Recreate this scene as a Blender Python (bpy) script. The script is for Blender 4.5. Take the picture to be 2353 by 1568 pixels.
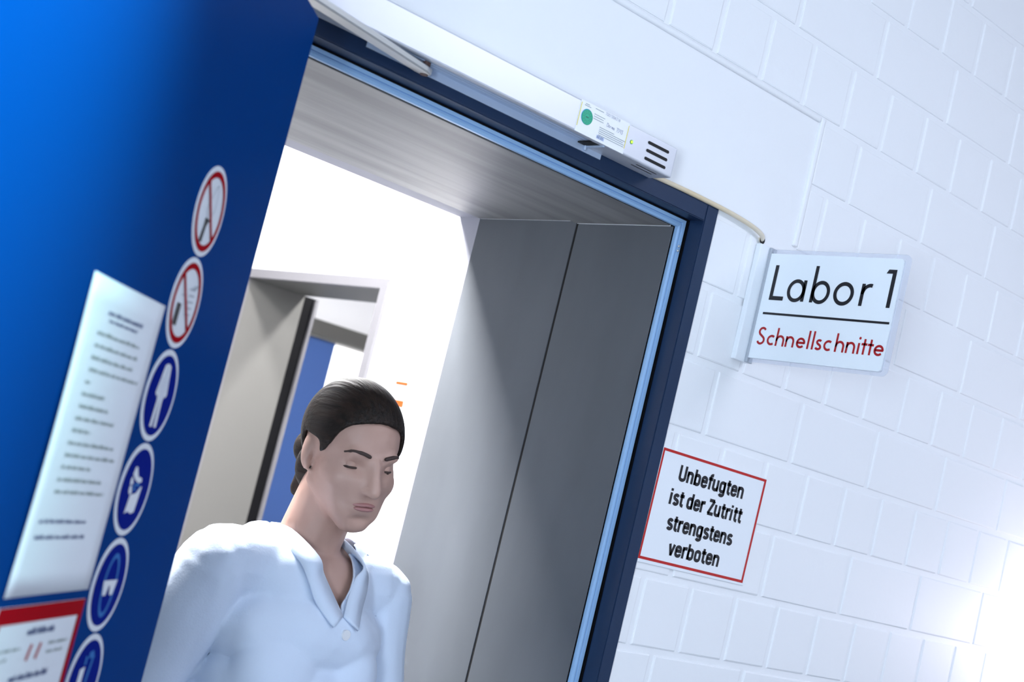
import bpy, bmesh, math, random
from mathutils import Vector, Matrix
random.seed(7)
D = bpy.data
SC = bpy.context.scene
for o in list(D.objects): D.objects.remove(o, do_unlink=True)
COL = SC.collection
EYE = 1.57                      # height of the lens above the floor; 'r' heights below are relative to it
def Z(r): return r + EYE

# ------------------------------------------------------------------ camera
def make_camera():
    cd = D.cameras.new('camera'); co = D.objects.new('camera', cd); COL.objects.link(co)
    yaw, pitch, roll = 0.713581732, 0.108223055, 0.241436158
    ca, sa, cb, sb, cc, sc = math.cos(yaw), math.sin(yaw), math.cos(pitch), math.sin(pitch), math.cos(roll), math.sin(roll)
    f = Vector((sa*cb, ca*cb, sb)); r0 = Vector((ca, -sa, 0)); u0 = r0.cross(f)
    r = cc*r0 + sc*u0; u = -sc*r0 + cc*u0
    m = Matrix((r, u, -f)).transposed().to_4x4(); m.translation = Vector((0, -1.69606, EYE))
    co.matrix_world = m
    cd.sensor_fit = 'HORIZONTAL'; cd.sensor_width = 36; cd.lens = 3404.72/2353*36
    cd.clip_start = 0.05; cd.clip_end = 60
    cd.dof.use_dof = True; cd.dof.focus_distance = 2.5; cd.dof.aperture_fstop = 5.2
    SC.camera = co
make_camera()

# ------------------------------------------------------------------ light
SC.view_settings.view_transform = 'Standard'; SC.view_settings.look = 'None'
SC.view_settings.gamma = 1; SC.view_settings.use_curve_mapping = False
SC.view_settings.exposure = 0.27
w = D.worlds.new('world'); SC.world = w; w.use_nodes = True
w.node_tree.nodes['Background'].inputs[0].default_value = (0.72, 0.82, 1, 1)
w.node_tree.nodes['Background'].inputs[1].default_value = 0.15

def area(name, loc, target, sx, sy, power, col):
    l = D.lights.new(name, 'AREA'); l.shape = 'RECTANGLE'; l.size = sx; l.size_y = sy; l.energy = power; l.color = col
    o = D.objects.new(name, l); COL.objects.link(o); o.location = loc
    o.rotation_euler = (Vector(target) - Vector(loc)).to_track_quat('-Z', 'Y').to_euler()
    return o
KEY_TINT = (0.77, 0.88, 1.0); LAV = (0.84, 0.86, 1.0); WHITE = (1.0, 0.985, 0.97)
area('added_key_light', (-1.45, -2.45, 1.35), (1.7, 0, 1.9), 0.7, 0.8, 78, KEY_TINT)  # added soft key light from the left; there is no window behind it
area('corridor_ceiling_light', (2.6, -1.75, 3.02), (2.6, -1.0, 0), 1.2, 0.35, 19, LAV)
def spot(name, loc, target, ang, blend, power, col, r):
    l = D.lights.new(name, 'SPOT'); l.spot_size = math.radians(ang); l.spot_blend = blend; l.energy = power; l.color = col; l.shadow_soft_size = r
    o = D.objects.new(name, l); COL.objects.link(o); o.location = loc
    o.rotation_euler = (Vector(target) - Vector(loc)).to_track_quat('-Z', 'Y').to_euler()
spot('added_door_spot', (.80, -1.45, 2.98), (.22, -.80, 2.10), 50, 1.0, 480, (.50, .98, .95), .05)  # added spot, brightens the upper left of the blue leaf
area('lobby_ceiling_light', (2.13, 2.0, 2.76), (2.13, 2.0, 0), 0.16, 1.3, 52, WHITE)
area('added_jamb_light', (1.25, 1.0, 2.76), (1.25, .98, 0), 0.5, 0.3, 140, WHITE)  # added lamp that grades the light along the passage jamb
area('lab_ceiling_light', (3.22, 2.35, 2.76), (3.22, 2.35, 0), 0.14, 0.3, 40, WHITE)
area('far_room_light', (4.3, 5.6, 2.72), (4.3, 5.6, 0), 1.2, 1.2, 110, WHITE)

# ------------------------------------------------------------------ materials
def mat(name, col, rough=0.5, metal=0.0, spec=0.5, noise=None, bump=None, emit=None, alpha=None, trans=None):
    m = D.materials.new(name); m.use_nodes = True; nt = m.node_tree; b = nt.nodes['Principled BSDF']
    b.inputs['Base Color'].default_value = (*col, 1); b.inputs['Roughness'].default_value = rough
    b.inputs['Metallic'].default_value = metal; b.inputs['Specular IOR Level'].default_value = spec
    tc = nt.nodes.new('ShaderNodeTexCoord')
    def tex(scale, detail):
        n = nt.nodes.new('ShaderNodeTexNoise'); n.inputs['Detail'].default_value = detail
        mp = nt.nodes.new('ShaderNodeMapping'); nt.links.new(tc.outputs['Object'], mp.inputs['Vector'])
        if isinstance(scale, tuple): mp.inputs['Scale'].default_value = scale; n.inputs['Scale'].default_value = 1
        else: n.inputs['Scale'].default_value = scale
        nt.links.new(mp.outputs['Vector'], n.inputs['Vector']); return n
    if noise:
        col2, sc = noise; n = tex(sc, 4)
        mx = nt.nodes.new('ShaderNodeMix'); mx.data_type = 'RGBA'
        rp = nt.nodes.new('ShaderNodeValToRGB'); rp.color_ramp.elements[0].position = .35; rp.color_ramp.elements[1].position = .65
        nt.links.new(n.outputs['Fac'], rp.inputs['Fac']); nt.links.new(rp.outputs['Color'], mx.inputs['Factor'])
        mx.inputs['A'].default_value = (*col, 1); mx.inputs['B'].default_value = (*col2, 1)
        nt.links.new(mx.outputs['Result'], b.inputs['Base Color'])
    if bump:
        st, dist, sc = bump; n = tex(sc, 5)
        bp = nt.nodes.new('ShaderNodeBump'); bp.inputs['Strength'].default_value = st; bp.inputs['Distance'].default_value = dist
        nt.links.new(n.outputs['Fac'], bp.inputs['Height']); nt.links.new(bp.outputs['Normal'], b.inputs['Normal'])
    if emit: b.inputs['Emission Color'].default_value = (*emit[0], 1); b.inputs['Emission Strength'].default_value = emit[1]
    if trans:
        b.inputs['Transmission Weight'].default_value = trans; b.inputs['IOR'].default_value = 1.2
    return m
M = {}
M['wall'] = mat('white_brick_paint', (.86, .88, .91), .55, bump=(.25, .002, 45))
M['plaster'] = mat('white_lintel_paint', (.87, .89, .92), .6, bump=(.1, .001, 60))
M['inner_wall'] = mat('lobby_wall_paint', (.9, .9, .92), .7, bump=(.1, .001, 60))
M['floor'] = mat('grey_vinyl_floor', (.24, .25, .27), .35, noise=((.20, .21, .23), 14))
M['ceiling'] = mat('white_ceiling', (.85, .86, .88), .8, bump=(.1, .001, 30))
M['frame'] = mat('dark_blue_frame_paint', (.010, .028, .075), .42, spec=.3, bump=(.12, .0006, 900))
M['seal'] = mat('pale_blue_seal_profile', (.33, .55, .85), .42, metal=.15)
M['rubber'] = mat('black_rubber', (.003, .003, .004), .7, spec=.1)
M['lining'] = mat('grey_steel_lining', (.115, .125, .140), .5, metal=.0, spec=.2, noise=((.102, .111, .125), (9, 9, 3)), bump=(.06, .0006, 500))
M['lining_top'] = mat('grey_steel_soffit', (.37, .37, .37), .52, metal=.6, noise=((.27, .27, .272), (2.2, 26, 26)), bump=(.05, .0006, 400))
M['door'] = mat('blue_door_lacquer', (.0, .040, .205), .40, spec=.10, bump=(.03, .0004, 700))
M['door'].node_tree.nodes['Principled BSDF'].inputs['IOR'].default_value = 1.10
M['door_back'] = mat('far_blue_door_lacquer', (.05, .12, .36), .45)
M['grey_frame'] = mat('far_grey_frame', (.13, .128, .14), .5)
M['grey_jamb'] = mat('far_grey_jamb', (.11, .108, .103), .6)
M['grey_wall'] = mat('bounce_cutting_grey', (.30, .30, .31), .8)  # unseen lobby walls toned down to cut bounce onto the far jamb
M['dark_grey'] = mat('dark_grey_frame', (.10, .098, .09), .5)
M['silver'] = mat('silver_painted_cover', (.66, .68, .74), .35, metal=.35)
M['alu'] = mat('aluminium_channel', (.52, .62, .78), .4, metal=.35)
M['steel_arm'] = mat('brushed_steel_arm', (.72, .72, .70), .3, metal=.6)
M['black'] = mat('black_gap', (.002, .002, .003), .7)
M['ink'] = mat('black_ink', (.004, .004, .008), .4)
M['ink_red'] = mat('dark_red_ink', (.42, .004, .008), .4)
M['red'] = mat('red_sign_border', (.50, .008, .006), .35)
M['sign_white'] = mat('white_sign_plate', (.84, .88, .93), .3)
M['insert'] = mat('white_sign_insert', (.88, .94, .99), .4)
M['acrylic'] = mat('clear_acrylic', (.90, .93, 1), .06, trans=.80)
M['paper'] = mat('white_paper', (.80, .84, .90), .7)
M['grey_text'] = mat('faint_grey_print', (.30, .35, .34), .7)
M['blue_text'] = mat('dark_blue_print', (.10, .13, .26), .7)
M['label_white'] = mat('white_label_film', (.88, .90, .94), .3)
M['yellow'] = mat('yellow_label_edge', (.80, .70, .12), .4)
M['green'] = mat('green_badge', (.0, .42, .24), .4)
M['green_dark'] = mat('dark_green_print', (.0, .17, .11), .4)
M['badge_blue'] = mat('blue_badge_rim', (.0, .30, .62), .4)
M['led'] = mat('green_led', (.2, .9, .05), .3, emit=((.25, 1, .03), 2.2))
M['cable'] = mat('cream_cable_sheath', (.74, .68, .58), .45, noise=((.70, .56, .34), (6, 6, 6)))
M['st_white'] = mat('sticker_white', (.78, .82, .88), .4)
M['st_red'] = mat('sticker_red', (.36, .002, .008), .4, spec=.08)
M['st_blue'] = mat('sticker_blue', (.0, .010, .22), .4, spec=.08)
M['st_mid'] = mat('sticker_light_blue', (.03, .16, .48), .4)
M['st_grey'] = mat('sticker_grey', (.42, .46, .52), .4)
for q in ('st_blue', 'st_red', 'st_mid'): M[q].node_tree.nodes['Principled BSDF'].inputs['IOR'].default_value = 1.12
M['orange'] = mat('orange_label', (.55, .05, .003), .5)
M['skin'] = mat('skin', (.50, .31, .25), .5, noise=((.54, .345, .285), 18)); 
M['lip'] = mat('lip', (.42, .20, .19), .45)
M['hair'] = mat('dark_brown_hair', (.009, .006, .005), .5, spec=.25, noise=((.022, .013, .009), (150, 9, 90)), bump=(.7, .004, (170, 8, 110)))
M['brow'] = mat('dark_eyebrow', (.05, .03, .025), .7)
M['eye'] = mat('eye_white', (.8, .78, .76), .2)
M['iris'] = mat('brown_iris', (.05, .03, .02), .15)
M['coat'] = mat('white_coat_cloth', (.66, .76, .92), .8, bump=(.25, .0012, 260))
M['trousers'] = mat('white_trousers_cloth', (.75, .77, .82), .8)
M['shoe'] = mat('white_shoe', (.7, .7, .72), .5)
M['button'] = mat('white_button', (.8, .82, .86), .3)

# ------------------------------------------------------------------ mesh helpers
def box(bm, x0, x1, y0, y1, z0, z1):
    v = [bm.verts.new((x, y, z)) for x in (x0, x1) for y in (y0, y1) for z in (z0, z1)]
    for f in ((0, 1, 3, 2), (4, 6, 7, 5), (0, 4, 5, 1), (2, 3, 7, 6), (0, 2, 6, 4), (1, 5, 7, 3)): bm.faces.new([v[i] for i in f])
def cbox(bm, c, s): box(bm, c[0]-s[0]/2, c[0]+s[0]/2, c[1]-s[1]/2, c[1]+s[1]/2, c[2]-s[2]/2, c[2]+s[2]/2)
def bevelled(x0, x1, y0, y1, z0, z1, r=.002, seg=2):
    bm = bmesh.new(); box(bm, x0, x1, y0, y1, z0, z1)
    bmesh.ops.recalc_face_normals(bm, faces=bm.faces[:])
    bmesh.ops.bevel(bm, geom=bm.edges[:], offset=r, segments=seg, affect='EDGES', profile=.6)
    return bm
def link(name, me, parent=None):
    o = D.objects.new(name, me); COL.objects.link(o)
    if parent: o.parent = parent
    return o
def obj(name, bm, m, parent=None, smooth=False):
    bmesh.ops.recalc_face_normals(bm, faces=bm.faces[:])
    me = D.meshes.new(name); bm.to_mesh(me); bm.free(); me.materials.append(M[m] if isinstance(m, str) else m)
    if smooth:
        for p in me.polygons: p.use_smooth = True
    return link(name, me, parent)
def thing(name, label, cat, loc=(0, 0, 0), rz=0, group=None):
    o = link(name, None); o.location = loc; o.rotation_euler = (0, 0, rz); o.empty_display_size = .05
    return tag(o, label, cat, group)
def tag(o, label, cat, group=None, kind=None):
    o['label'] = label; o['category'] = cat
    if group: o['group'] = group
    if kind: o['kind'] = kind
    return o
def struct(o, label=None, cat=None):
    o['kind'] = 'structure'
    if label: o['label'] = label
    if cat: o['category'] = cat
    return o
def tube(bm, pts, r, seg=10, closed_ends=True):
    pts = [Vector(p) for p in pts]; rings = []
    up = Vector((.13, .31, .94))
    for i, p in enumerate(pts):
        t = (pts[min(i+1, len(pts)-1)] - pts[max(i-1, 0)]).normalized()
        a = t.cross(up).normalized(); b = t.cross(a)
        rr = r[i] if isinstance(r, (list, tuple)) else r
        rings.append([bm.verts.new(p + rr*(math.cos(k*2*math.pi/seg)*a + math.sin(k*2*math.pi/seg)*b)) for k in range(seg)])
    for i in range(len(rings)-1):
        for k in range(seg): bm.faces.new((rings[i][k], rings[i][(k+1) % seg], rings[i+1][(k+1) % seg], rings[i+1][k]))
    if closed_ends: bm.faces.new(rings[0]); bm.faces.new(rings[-1][::-1])
def smooth_pts(p, n=8):
    p = [Vector(q) for q in p]; out = []
    for i in range(len(p)-1):
        a, b, c, d = p[max(i-1, 0)], p[i], p[i+1], p[min(i+2, len(p)-1)]
        for k in range(n):
            t = k/n
            out.append(.5*((2*b) + (c-a)*t + (2*a-5*b+4*c-d)*t*t + (3*b-a-3*c+d)*t**3))
    out.append(p[-1]); return out
def stroke(bm, pts, wd, fn, closed=False, th=.0):
    """flat pen stroke of width wd along 2-D points, mapped to space by fn(x, y)"""
    n = len(pts); L = []; R = []
    for i in range(n):
        if closed: a, b = Vector(pts[i-1]), Vector(pts[(i+1) % n])
        else: a, b = Vector(pts[max(i-1, 0)]), Vector(pts[min(i+1, n-1)])
        p = Vector(pts[i])
        d1 = (p-a).normalized() if (p-a).length > 1e-9 else (b-p).normalized()
        d2 = (b-p).normalized() if (b-p).length > 1e-9 else d1
        n1, n2 = Vector((-d1.y, d1.x)), Vector((-d2.y, d2.x)); m = (n1+n2)
        m = m.normalized() if m.length > 1e-6 else n1
        k = 1/max(.45, m.dot(n1)); q = m*k*wd/2
        L.append(bm.verts.new(fn(*(p+q)))); R.append(bm.verts.new(fn(*(p-q))))
    for i in range(n if closed else n-1):
        j = (i+1) % n; bm.faces.new((L[i], L[j], R[j], R[i]))
def poly(bm, pts, fn): return bm.faces.new([bm.verts.new(fn(*p)) for p in pts])
def arc(cx, cy, rx, ry, a0, a1, n=14):
    return [(cx+rx*math.cos(math.radians(a0+(a1-a0)*k/n)), cy+ry*math.sin(math.radians(a0+(a1-a0)*k/n))) for k in range(n+1)]
def ell(cx, cy, rx, ry, n=40): return arc(cx, cy, rx, ry, 0, 360-360/n, n-1)

# ------------------------------------------------------------------ corridor shell
OX0, OX1, OZ = .925, 1.85, Z(.576)           # outer edge of the steel door frame
LX0, LX1, LZ0, LZ1 = .55, 2.066, Z(.572), Z(.811)   # smooth lintel over the door
XL, XR, YB, CZ = -2.2, 5.0, -2.6, 3.05
def build_brick_wall():
    bm = bmesh.new(); j = .0055; ch = .0030; dep = .0026
    def brick(x0, x1, z0, z1):
        if x1-x0 < .02 or z1-z0 < .02: return
        w = lambda: random.uniform(-.0006, .0006)
        f = [bm.verts.new((x+w(), w()*.6, z+w())) for x, z in ((x0+ch, z0+ch), (x1-ch, z0+ch), (x1-ch, z1-ch), (x0+ch, z1-ch))]
        m = [bm.verts.new((x, .0009, z)) for x, z in ((x0+.0010, z0+.0010), (x1-.0010, z0+.0010), (x1-.0010, z1-.0010), (x0+.0010, z1-.0010))]
        b = [bm.verts.new((x, dep+.002, z)) for x, z in ((x0, z0), (x1, z0), (x1, z1), (x0, z1))]
        bm.faces.new(f)
        for A, B in ((f, m), (m, b)):
            for i in range(4): bm.faces.new((A[i], B[i], B[(i+1) % 4], A[(i+1) % 4]))
    for k in range(-6, 20):
        zt = Z(.8186-.125*k)-j; zb = Z(.8186-.125*(k+1))+j
        zb = max(zb, 0.002); zt = min(zt, CZ)
        if zt-zb < .02: continue
        head = k % 2 == 1 or k == -1
        step, ph = (.125, 2.255) if (k % 2) else (.25, 2.195)
        n0 = math.floor((XL-ph)/step)
        for i in range(n0, n0+int((XR-XL)/step)+2):
            x0, x1 = ph+i*step+j, ph+(i+1)*step-j
            x0, x1 = max(x0, XL), min(x1, XR)
            if x1 <= x0: continue
            if k in (0, 1):
                a, b = LX0-.004, LX1+.0145
            elif zb < OZ: a, b = OX0-.003, OX1+.002
            else: a = b = None
            if a is None or x1 <= a or x0 >= b: brick(x0, x1, zb, zt)
            else:
                if x0 < a: brick(x0, a, zb, zt)
                if x1 > b: brick(b, x1, zb, zt)
    # mortar bed behind the bricks, with the doorway left open, then the body of the wall
    y0, y1, y2 = dep, .05, .625
    def ring(ya, yb, xa, xb, zt):
        box(bm, XL, xa, ya, yb, 0, CZ); box(bm, xb, XR, ya, yb, 0, CZ); box(bm, xa, xb, ya, yb, zt, CZ)
    ring(y0, y1, OX0+.002, OX1-.002, OZ-.002)
    ring(y1, y2, .978, 1.80, Z(.5385))
    o = struct(obj('wall_front', bm, 'wall'), 'white painted brick corridor wall around the dark blue door frame', 'wall')
    return o
wall = build_brick_wall()
bm = bevelled(LX0, LX1, .0035, .02, LZ0+.005, LZ1, .001, 1)
t1 = obj('trim_1', bm, 'plaster')
for q in ((LX1+.0005, LX1+.0135, -.0022, .008, LZ0+.005, Z(.8225)), (LX0, LX1+.0005, -.0022, .008, LZ1+.0003, Z(.8225))): obj('mortar_band', bevelled(*q, .0042, 3), 'wall', t1, True)
struct(t1, 'smooth white lintel panel set in the brick wall over the doorway', 'lintel')
bm = bmesh.new(); box(bm, XL, XR, YB, 6.8, -.1, 0); struct(obj('floor', bm, 'floor'), 'grey vinyl floor of the corridor and rooms', 'floor')
bm = bmesh.new(); box(bm, XL, XR, YB, 0.0, CZ, CZ+.1); struct(obj('ceiling', bm, 'ceiling'), 'white corridor ceiling above the brick wall', 'ceiling')
bm = bmesh.new(); box(bm, XL, XR, YB-.1, YB, 0, CZ); struct(obj('wall_back', bm, 'plaster'), 'white corridor wall opposite the doorway', 'wall')
bm = bmesh.new(); box(bm, XL-.1, XL, YB, 0, 0, CZ); struct(obj('wall_left', bm, 'plaster'), 'white end wall of the corridor on the left', 'wall')
bm = bmesh.new(); box(bm, XR, XR+.1, YB, 0, 0, CZ); struct(obj('wall_right', bm, 'plaster'), 'white end wall of the corridor on the right', 'wall')

# ------------------------------------------------------------------ steel frame of the near doorway
def frame_ring(bm, xa, xb, zt, wdt, ya, yb, left=True):
    box(bm, xb-wdt, xb, ya, yb, 0, zt); box(bm, xa, xa+wdt, ya, yb, 0, zt); box(bm, xa+wdt, xb-wdt, ya, yb, zt-wdt, zt)
bm = bmesh.new(); frame_ring(bm, OX0, OX1, OZ, .030, -.004, .048)
bmesh.ops.recalc_face_normals(bm, faces=bm.faces[:])
bmesh.ops.bevel(bm, geom=[e for e in bm.edges if all(abs(v.co.y+.004) < 1e-5 for v in e.verts)], offset=.0015, segments=2, affect='EDGES')
fr = struct(obj('trim_2', bm, 'frame'), 'dark blue steel frame around the near doorway', 'door frame')
bm = bmesh.new(); box(bm, 1.7985, 1.821, .0415, .0498, 0, Z(.5465)); box(bm, .954, .9765, .0415, .0498, 0, Z(.5465)); box(bm, .9765, 1.7985, .0415, .0495, Z(.5310), Z(.5465))
box(bm, 1.8183, 1.8203, .0285, .041, 0, Z(.5458)); box(bm, .9547, .9567, .0285, .041, 0, Z(.5458)); box(bm, .9567, 1.8183, .0285, .041, Z(.5437), Z(.5458)); obj('rebate', bm, 'rubber', fr)
# pale blue seal profile, grooved along its length
bm = bmesh.new()
prof = [(0, .038), (0, .031), (.004, .030), (.0065, .030), (.0072, .0325), (.0082, .0325), (.009, .030), (.0115, .0295), (.0155, .029), (.0165, .031), (.0165, .038)]
def seal_piece(corner_pts):
    rings = []
    for (x, z, dx, dz) in corner_pts:
        rings.append([bm.verts.new((x+dx*a, y+.0035, z+dz*a)) for a, y in prof])
    for i in range(len(rings)-1):
        for k in range(len(prof)-1): bm.faces.new((rings[i][k], rings[i][k+1], rings[i+1][k+1], rings[i+1][k]))
xi, zi = 1.8005, Z(.5295)
seal_piece([(xi, 0, 1, 0), (xi, zi, 1, 1)]); seal_piece([(xi, zi, 1, 1), (.9745, zi, -1, 1)]); seal_piece([(.9745, zi, -1, 1), (.9745, 0, -1, 0)])
sp = obj('seal_profile', bm, 'seal', fr); sp['label'] = 'pale blue grooved seal profile'
bm = bmesh.new()
for px, pz in ((1.809, .497), (1.809, .489)): 
    bmesh.ops.create_uvsphere(bm, u_segments=10, v_segments=6, radius=.0022, matrix=Matrix.Translation((px, .0305, Z(pz))))
obj('screw', bm, 'steel_arm', fr, True)
# lining panels of the deep reveal
ln = None
def panel(name, bmx, m, parent): return obj(name, bmx, m, parent)
lin = struct(thing('trim_3', 'grey steel lining of the deep passage through the wall', 'door lining'))
for (xa, xb) in ((1.797, 1.7995), (.9785, .981)):
    panel('jamb_panel', bevelled(xa, xb, .0425, .2775, 0, Z(.5285), .0008), 'lining', lin)
    panel('jamb_panel', bevelled(xa+.0, xb, .2835, .561, 0, Z(.5335), .0008), 'lining', lin)
panel('soffit_panel', bevelled(.9815, 1.7965, .0505, .285, Z(.5295), Z(.537), .0008), 'lining_top', lin)
panel('soffit_panel', bevelled(.9815, 1.7965, .2862, .561, Z(.534), Z(.538), .0008), 'lining_top', lin)
M['reveal'] = mat('shade_darkened_reveal', (.36, .36, .41), .7)  # wall plaster with shade put in its colour, against the strong passage light
for q in ((1.7975, 1.801, .562, .6255, 0, Z(.5382)), (.977, .9805, .562, .6255, 0, Z(.5382)), (.9805, 1.7975, .562, .6255, Z(.5362), Z(.539))): bm = bmesh.new(); box(bm, *q); obj('edge_reveal', bm, 'reveal', lin)['label'] = 'wall reveal edge in a shade-darkened colour'
bm = bmesh.new(); box(bm, 1.7984, 1.7998, .2770, .2840, 0, Z(.529)); box(bm, .9782, .9796, .2770, .2840, 0, Z(.529)); obj('joint', bm, 'black', lin)

# ------------------------------------------------------------------ blue door leaf, swung wide open
TH = math.radians(-46.5); NX, NY, PC = math.cos(TH), math.sin(TH), .73
ORG = Vector((PC*NX, PC*NY, 0)); RZ = math.radians(43.5)
def on_door(s, r, off=0): e = Vector((-NY, NX, 0)); return ORG + e*s + Vector((NX, NY, 0))*off + Vector((0, 0, Z(r)))
door = thing('door_1', 'open blue door leaf carrying notices and round safety stickers', 'door', ORG, RZ); door['kind'] = 'structure'
obj('leaf', bevelled(-.335, .5795, .0, .046, .008, Z(.528), .003, 3), 'door', door)
bm = bmesh.new(); box(bm, -.335, .600, .0465, .064, .008, Z(.545)); obj('rebate_flange', bm, 'door', door)
bm = bmesh.new()
for hz in (.25, 1.0, 1.85):
    tube(bm, [(.607, .072, hz-.06), (.607, .072, hz+.06)], .009, 12)
obj('hinge', bm, 'steel_arm', door)
bm = bmesh.new(); tube(bm, [(-.27, -.001, 1.05), (-.27, -.05, 1.05)], .009, 12); tube(bm, [(-.275, -.05, 1.05), (-.14, -.05, 1.05)], .009, 12)
bmesh.ops.create_cone(bm, cap_ends=True, segments=24, radius1=.026, radius2=.026, depth=.006, matrix=Matrix.Translation((-.27, -.0035, 1.05)) @ Matrix.Rotation(math.pi/2, 4, 'X'))
obj('handle', bm, 'steel_arm', door)

# ------------------------------------------------------------------ notices on the door
def door_fn(off): return lambda x, y: (x, -off, y)
def disc(bm, cx, cy, r, fn, n=56): return poly(bm, [(cx+r*math.cos(2*math.pi*k/n), cy+r*math.sin(2*math.pi*k/n)) for k in range(n)], fn)
STK = 'round safety stickers in a column on the blue door'
def sticker(k, name, label):
    t = thing(name, label, 'sticker', on_door(.3635, .2285-.1017*k), RZ, STK)
    bm = bmesh.new(); n = 64; R = .0497
    a = [bm.verts.new((R*math.cos(2*math.pi*i/n), -.0002, R*math.sin(2*math.pi*i/n))) for i in range(n)]
    b = [bm.verts.new((v.co.x*.995, -.0007, v.co.z*.995)) for v in a]
    for i in range(n): bm.faces.new((a[i], a[(i+1) % n], b[(i+1) % n], b[i]))
    bm.faces.new(b); bm.faces.new(a[::-1]); obj('backing', bm, 'st_white', t)
    return t
def prohibition(t, diag_from):
    bm = bmesh.new(); f = door_fn(.0012); stroke(bm, ell(0, 0, .0405, .0405, 64), .0068, f, True)
    obj('red_ring', bm, 'st_red', t); bm = bmesh.new(); stroke(bm, diag_from, .0052, door_fn(.0016)); obj('diagonal_bar', bm, 'st_red', t)
def mandatory(t):
    bm = bmesh.new(); disc(bm, 0, 0, .0435, door_fn(.0011), 64); obj('blue_field', bm, 'st_blue', t)
FN = door_fn(.0015); FN2 = door_fn(.0019)
# 1 no naked flame
t = sticker(0, 'prohibition_sticker', 'red ringed round sticker with small black match, topmost of the column on the blue door')
prohibition(t, [(-.0275, .0275), (.0275, -.0275)])
bm = bmesh.new(); poly(bm, [(-.0135, -.035), (-.0050, -.035), (-.0020, -.0165), (.0045, -.0085), (-.0105, -.0085), (-.0095, -.0165)], FN); obj('match', bm, 'ink', t)
bm = bmesh.new(); stroke(bm, smooth_pts([(-.004, -.008, 0), (-.012, .0, 0), (-.006, .016, 0), (.006, .030, 0), (.012, .018, 0), (.012, .004, 0), (.004, -.006, 0)], 5) and [(p.x, p.y) for p in smooth_pts([(-.004, -.008, 0), (-.012, .0, 0), (-.006, .016, 0), (.006, .030, 0), (.012, .018, 0), (.012, .004, 0), (.004, -.006, 0)], 5)], .0012, FN); obj('flame', bm, 'st_grey', t)
# 2 no food or drink
t = sticker(1, 'prohibition_sticker', 'red ringed round sticker with black upright bar, second from top on the blue door')
prohibition(t, [(-.0275, .0275), (.0275, -.0275)])
bm = bmesh.new(); poly(bm, [(-.0265, -.026), (-.0140, -.027), (-.0130, -.003), (-.0255, -.003)], FN); obj('cup', bm, 'ink', t)
bm = bmesh.new()
for q in range(5): stroke(bm, [(.004, -.012+.007*q), (.022, -.010+.0068*q)], .0018, FN)
stroke(bm, [(-.020, .006), (-.006, .008)], .0015, FN); stroke(bm, [(.014, .018), (.027, .022)], .004, FN); obj('food', bm, 'st_grey', t)
# 3 lab coat
t = sticker(2, 'mandatory_sticker', 'blue round sticker with white coat figure, third from top on the blue door'); mandatory(t)
bm = bmesh.new()
poly(bm, [(-.010, .032), (-.004, .0345), (.004, .0345), (.010, .032), (.019, .002), (.014, -.002), (.011, .001), (.009, -.006), (-.009, -.006), (-.011, .001), (-.014, -.002), (-.019, .002)], FN)
poly(bm, [(-.009, -.006), (-.0005, -.006), (-.003, -.034), (-.011, -.034)], FN); poly(bm, [(.0005, -.006), (.009, -.006), (.011, -.034), (.003, -.034)], FN); obj('figure', bm, 'st_white', t)
bm = bmesh.new(); stroke(bm, [(0, .032), (0, -.006)], .001, FN2); stroke(bm, [(-.010, .020), (-.009, .002)], .0008, FN2); stroke(bm, [(.010, .020), (.009, .002)], .0008, FN2); obj('seam', bm, 'st_mid', t)
# 4 gloves
t = sticker(3, 'mandatory_sticker', 'blue round sticker with white glove, fourth from top on the blue door'); mandatory(t)
bm = bmesh.new()
poly(bm, [(-.016, -.026), (-.006, -.0235), (.004, -.026), (.014, -.024), (.019, .004), (.014, .003), (.004, -.004), (-.012, -.006), (-.013, -.012)], FN)
poly(bm, [(-.015, -.006), (-.020, -.002), (-.020, .003), (-.014, .004), (-.009, -.004)], FN); poly(bm, [(-.020, .004), (-.022, .010), (-.018, .014), (-.011, .006)], FN)
poly(bm, [(-.019, .016), (-.016, .024), (-.010, .024), (-.001, .014), (.012, .0125), (.014, .0085), (.004, .007), (-.008, .010)], FN); obj('glove', bm, 'st_white', t)
bm = bmesh.new(); stroke(bm, [(-.010, .002), (.000, .006), (.010, .004)], .003, FN); stroke(bm, [(-.008, -.001), (.002, .001)], .0025, FN); obj('fold', bm, 'st_mid', t)
# 5 goggles
t = sticker(4, 'mandatory_sticker', 'blue round sticker with goggled head outline, fifth from top on the blue door'); mandatory(t)
bm = bmesh.new(); stroke(bm, ell(0, -.0005, .018, .0315, 48), .0052, FN, True); obj('head_outline', bm, 'st_mid', t)
bm = bmesh.new(); poly(bm, [(-.021, .005), (.021, .005), (.019, -.001), (.015, -.011), (.006, -.011), (.0015, -.001), (-.0015, -.001), (-.006, -.011), (-.015, -.011), (-.019, -.001)], FN2); obj('goggles', bm, 'st_white', t)
# 6 bottom sticker, cut by the frame
t = sticker(5, 'mandatory_sticker', 'blue round sticker with tall white block, lowest of the column on the blue door'); mandatory(t)
bm = bmesh.new(); poly(bm, [(-.021, -.03), (-.008, -.034), (-.006, .016), (-.019, .014)], FN); obj('block', bm, 'st_white', t)
bm = bmesh.new(); stroke(bm, [(-.002, .027), (.007, .0285), (.013, .022)], .007, FN); stroke(bm, [(.011, .022), (.004, -.01), (.006, -.03)], .0055, FN); stroke(bm, [(-.008, .027), (-.008, .018)], .006, FN); obj('spout', bm, 'st_mid', t)

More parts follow.
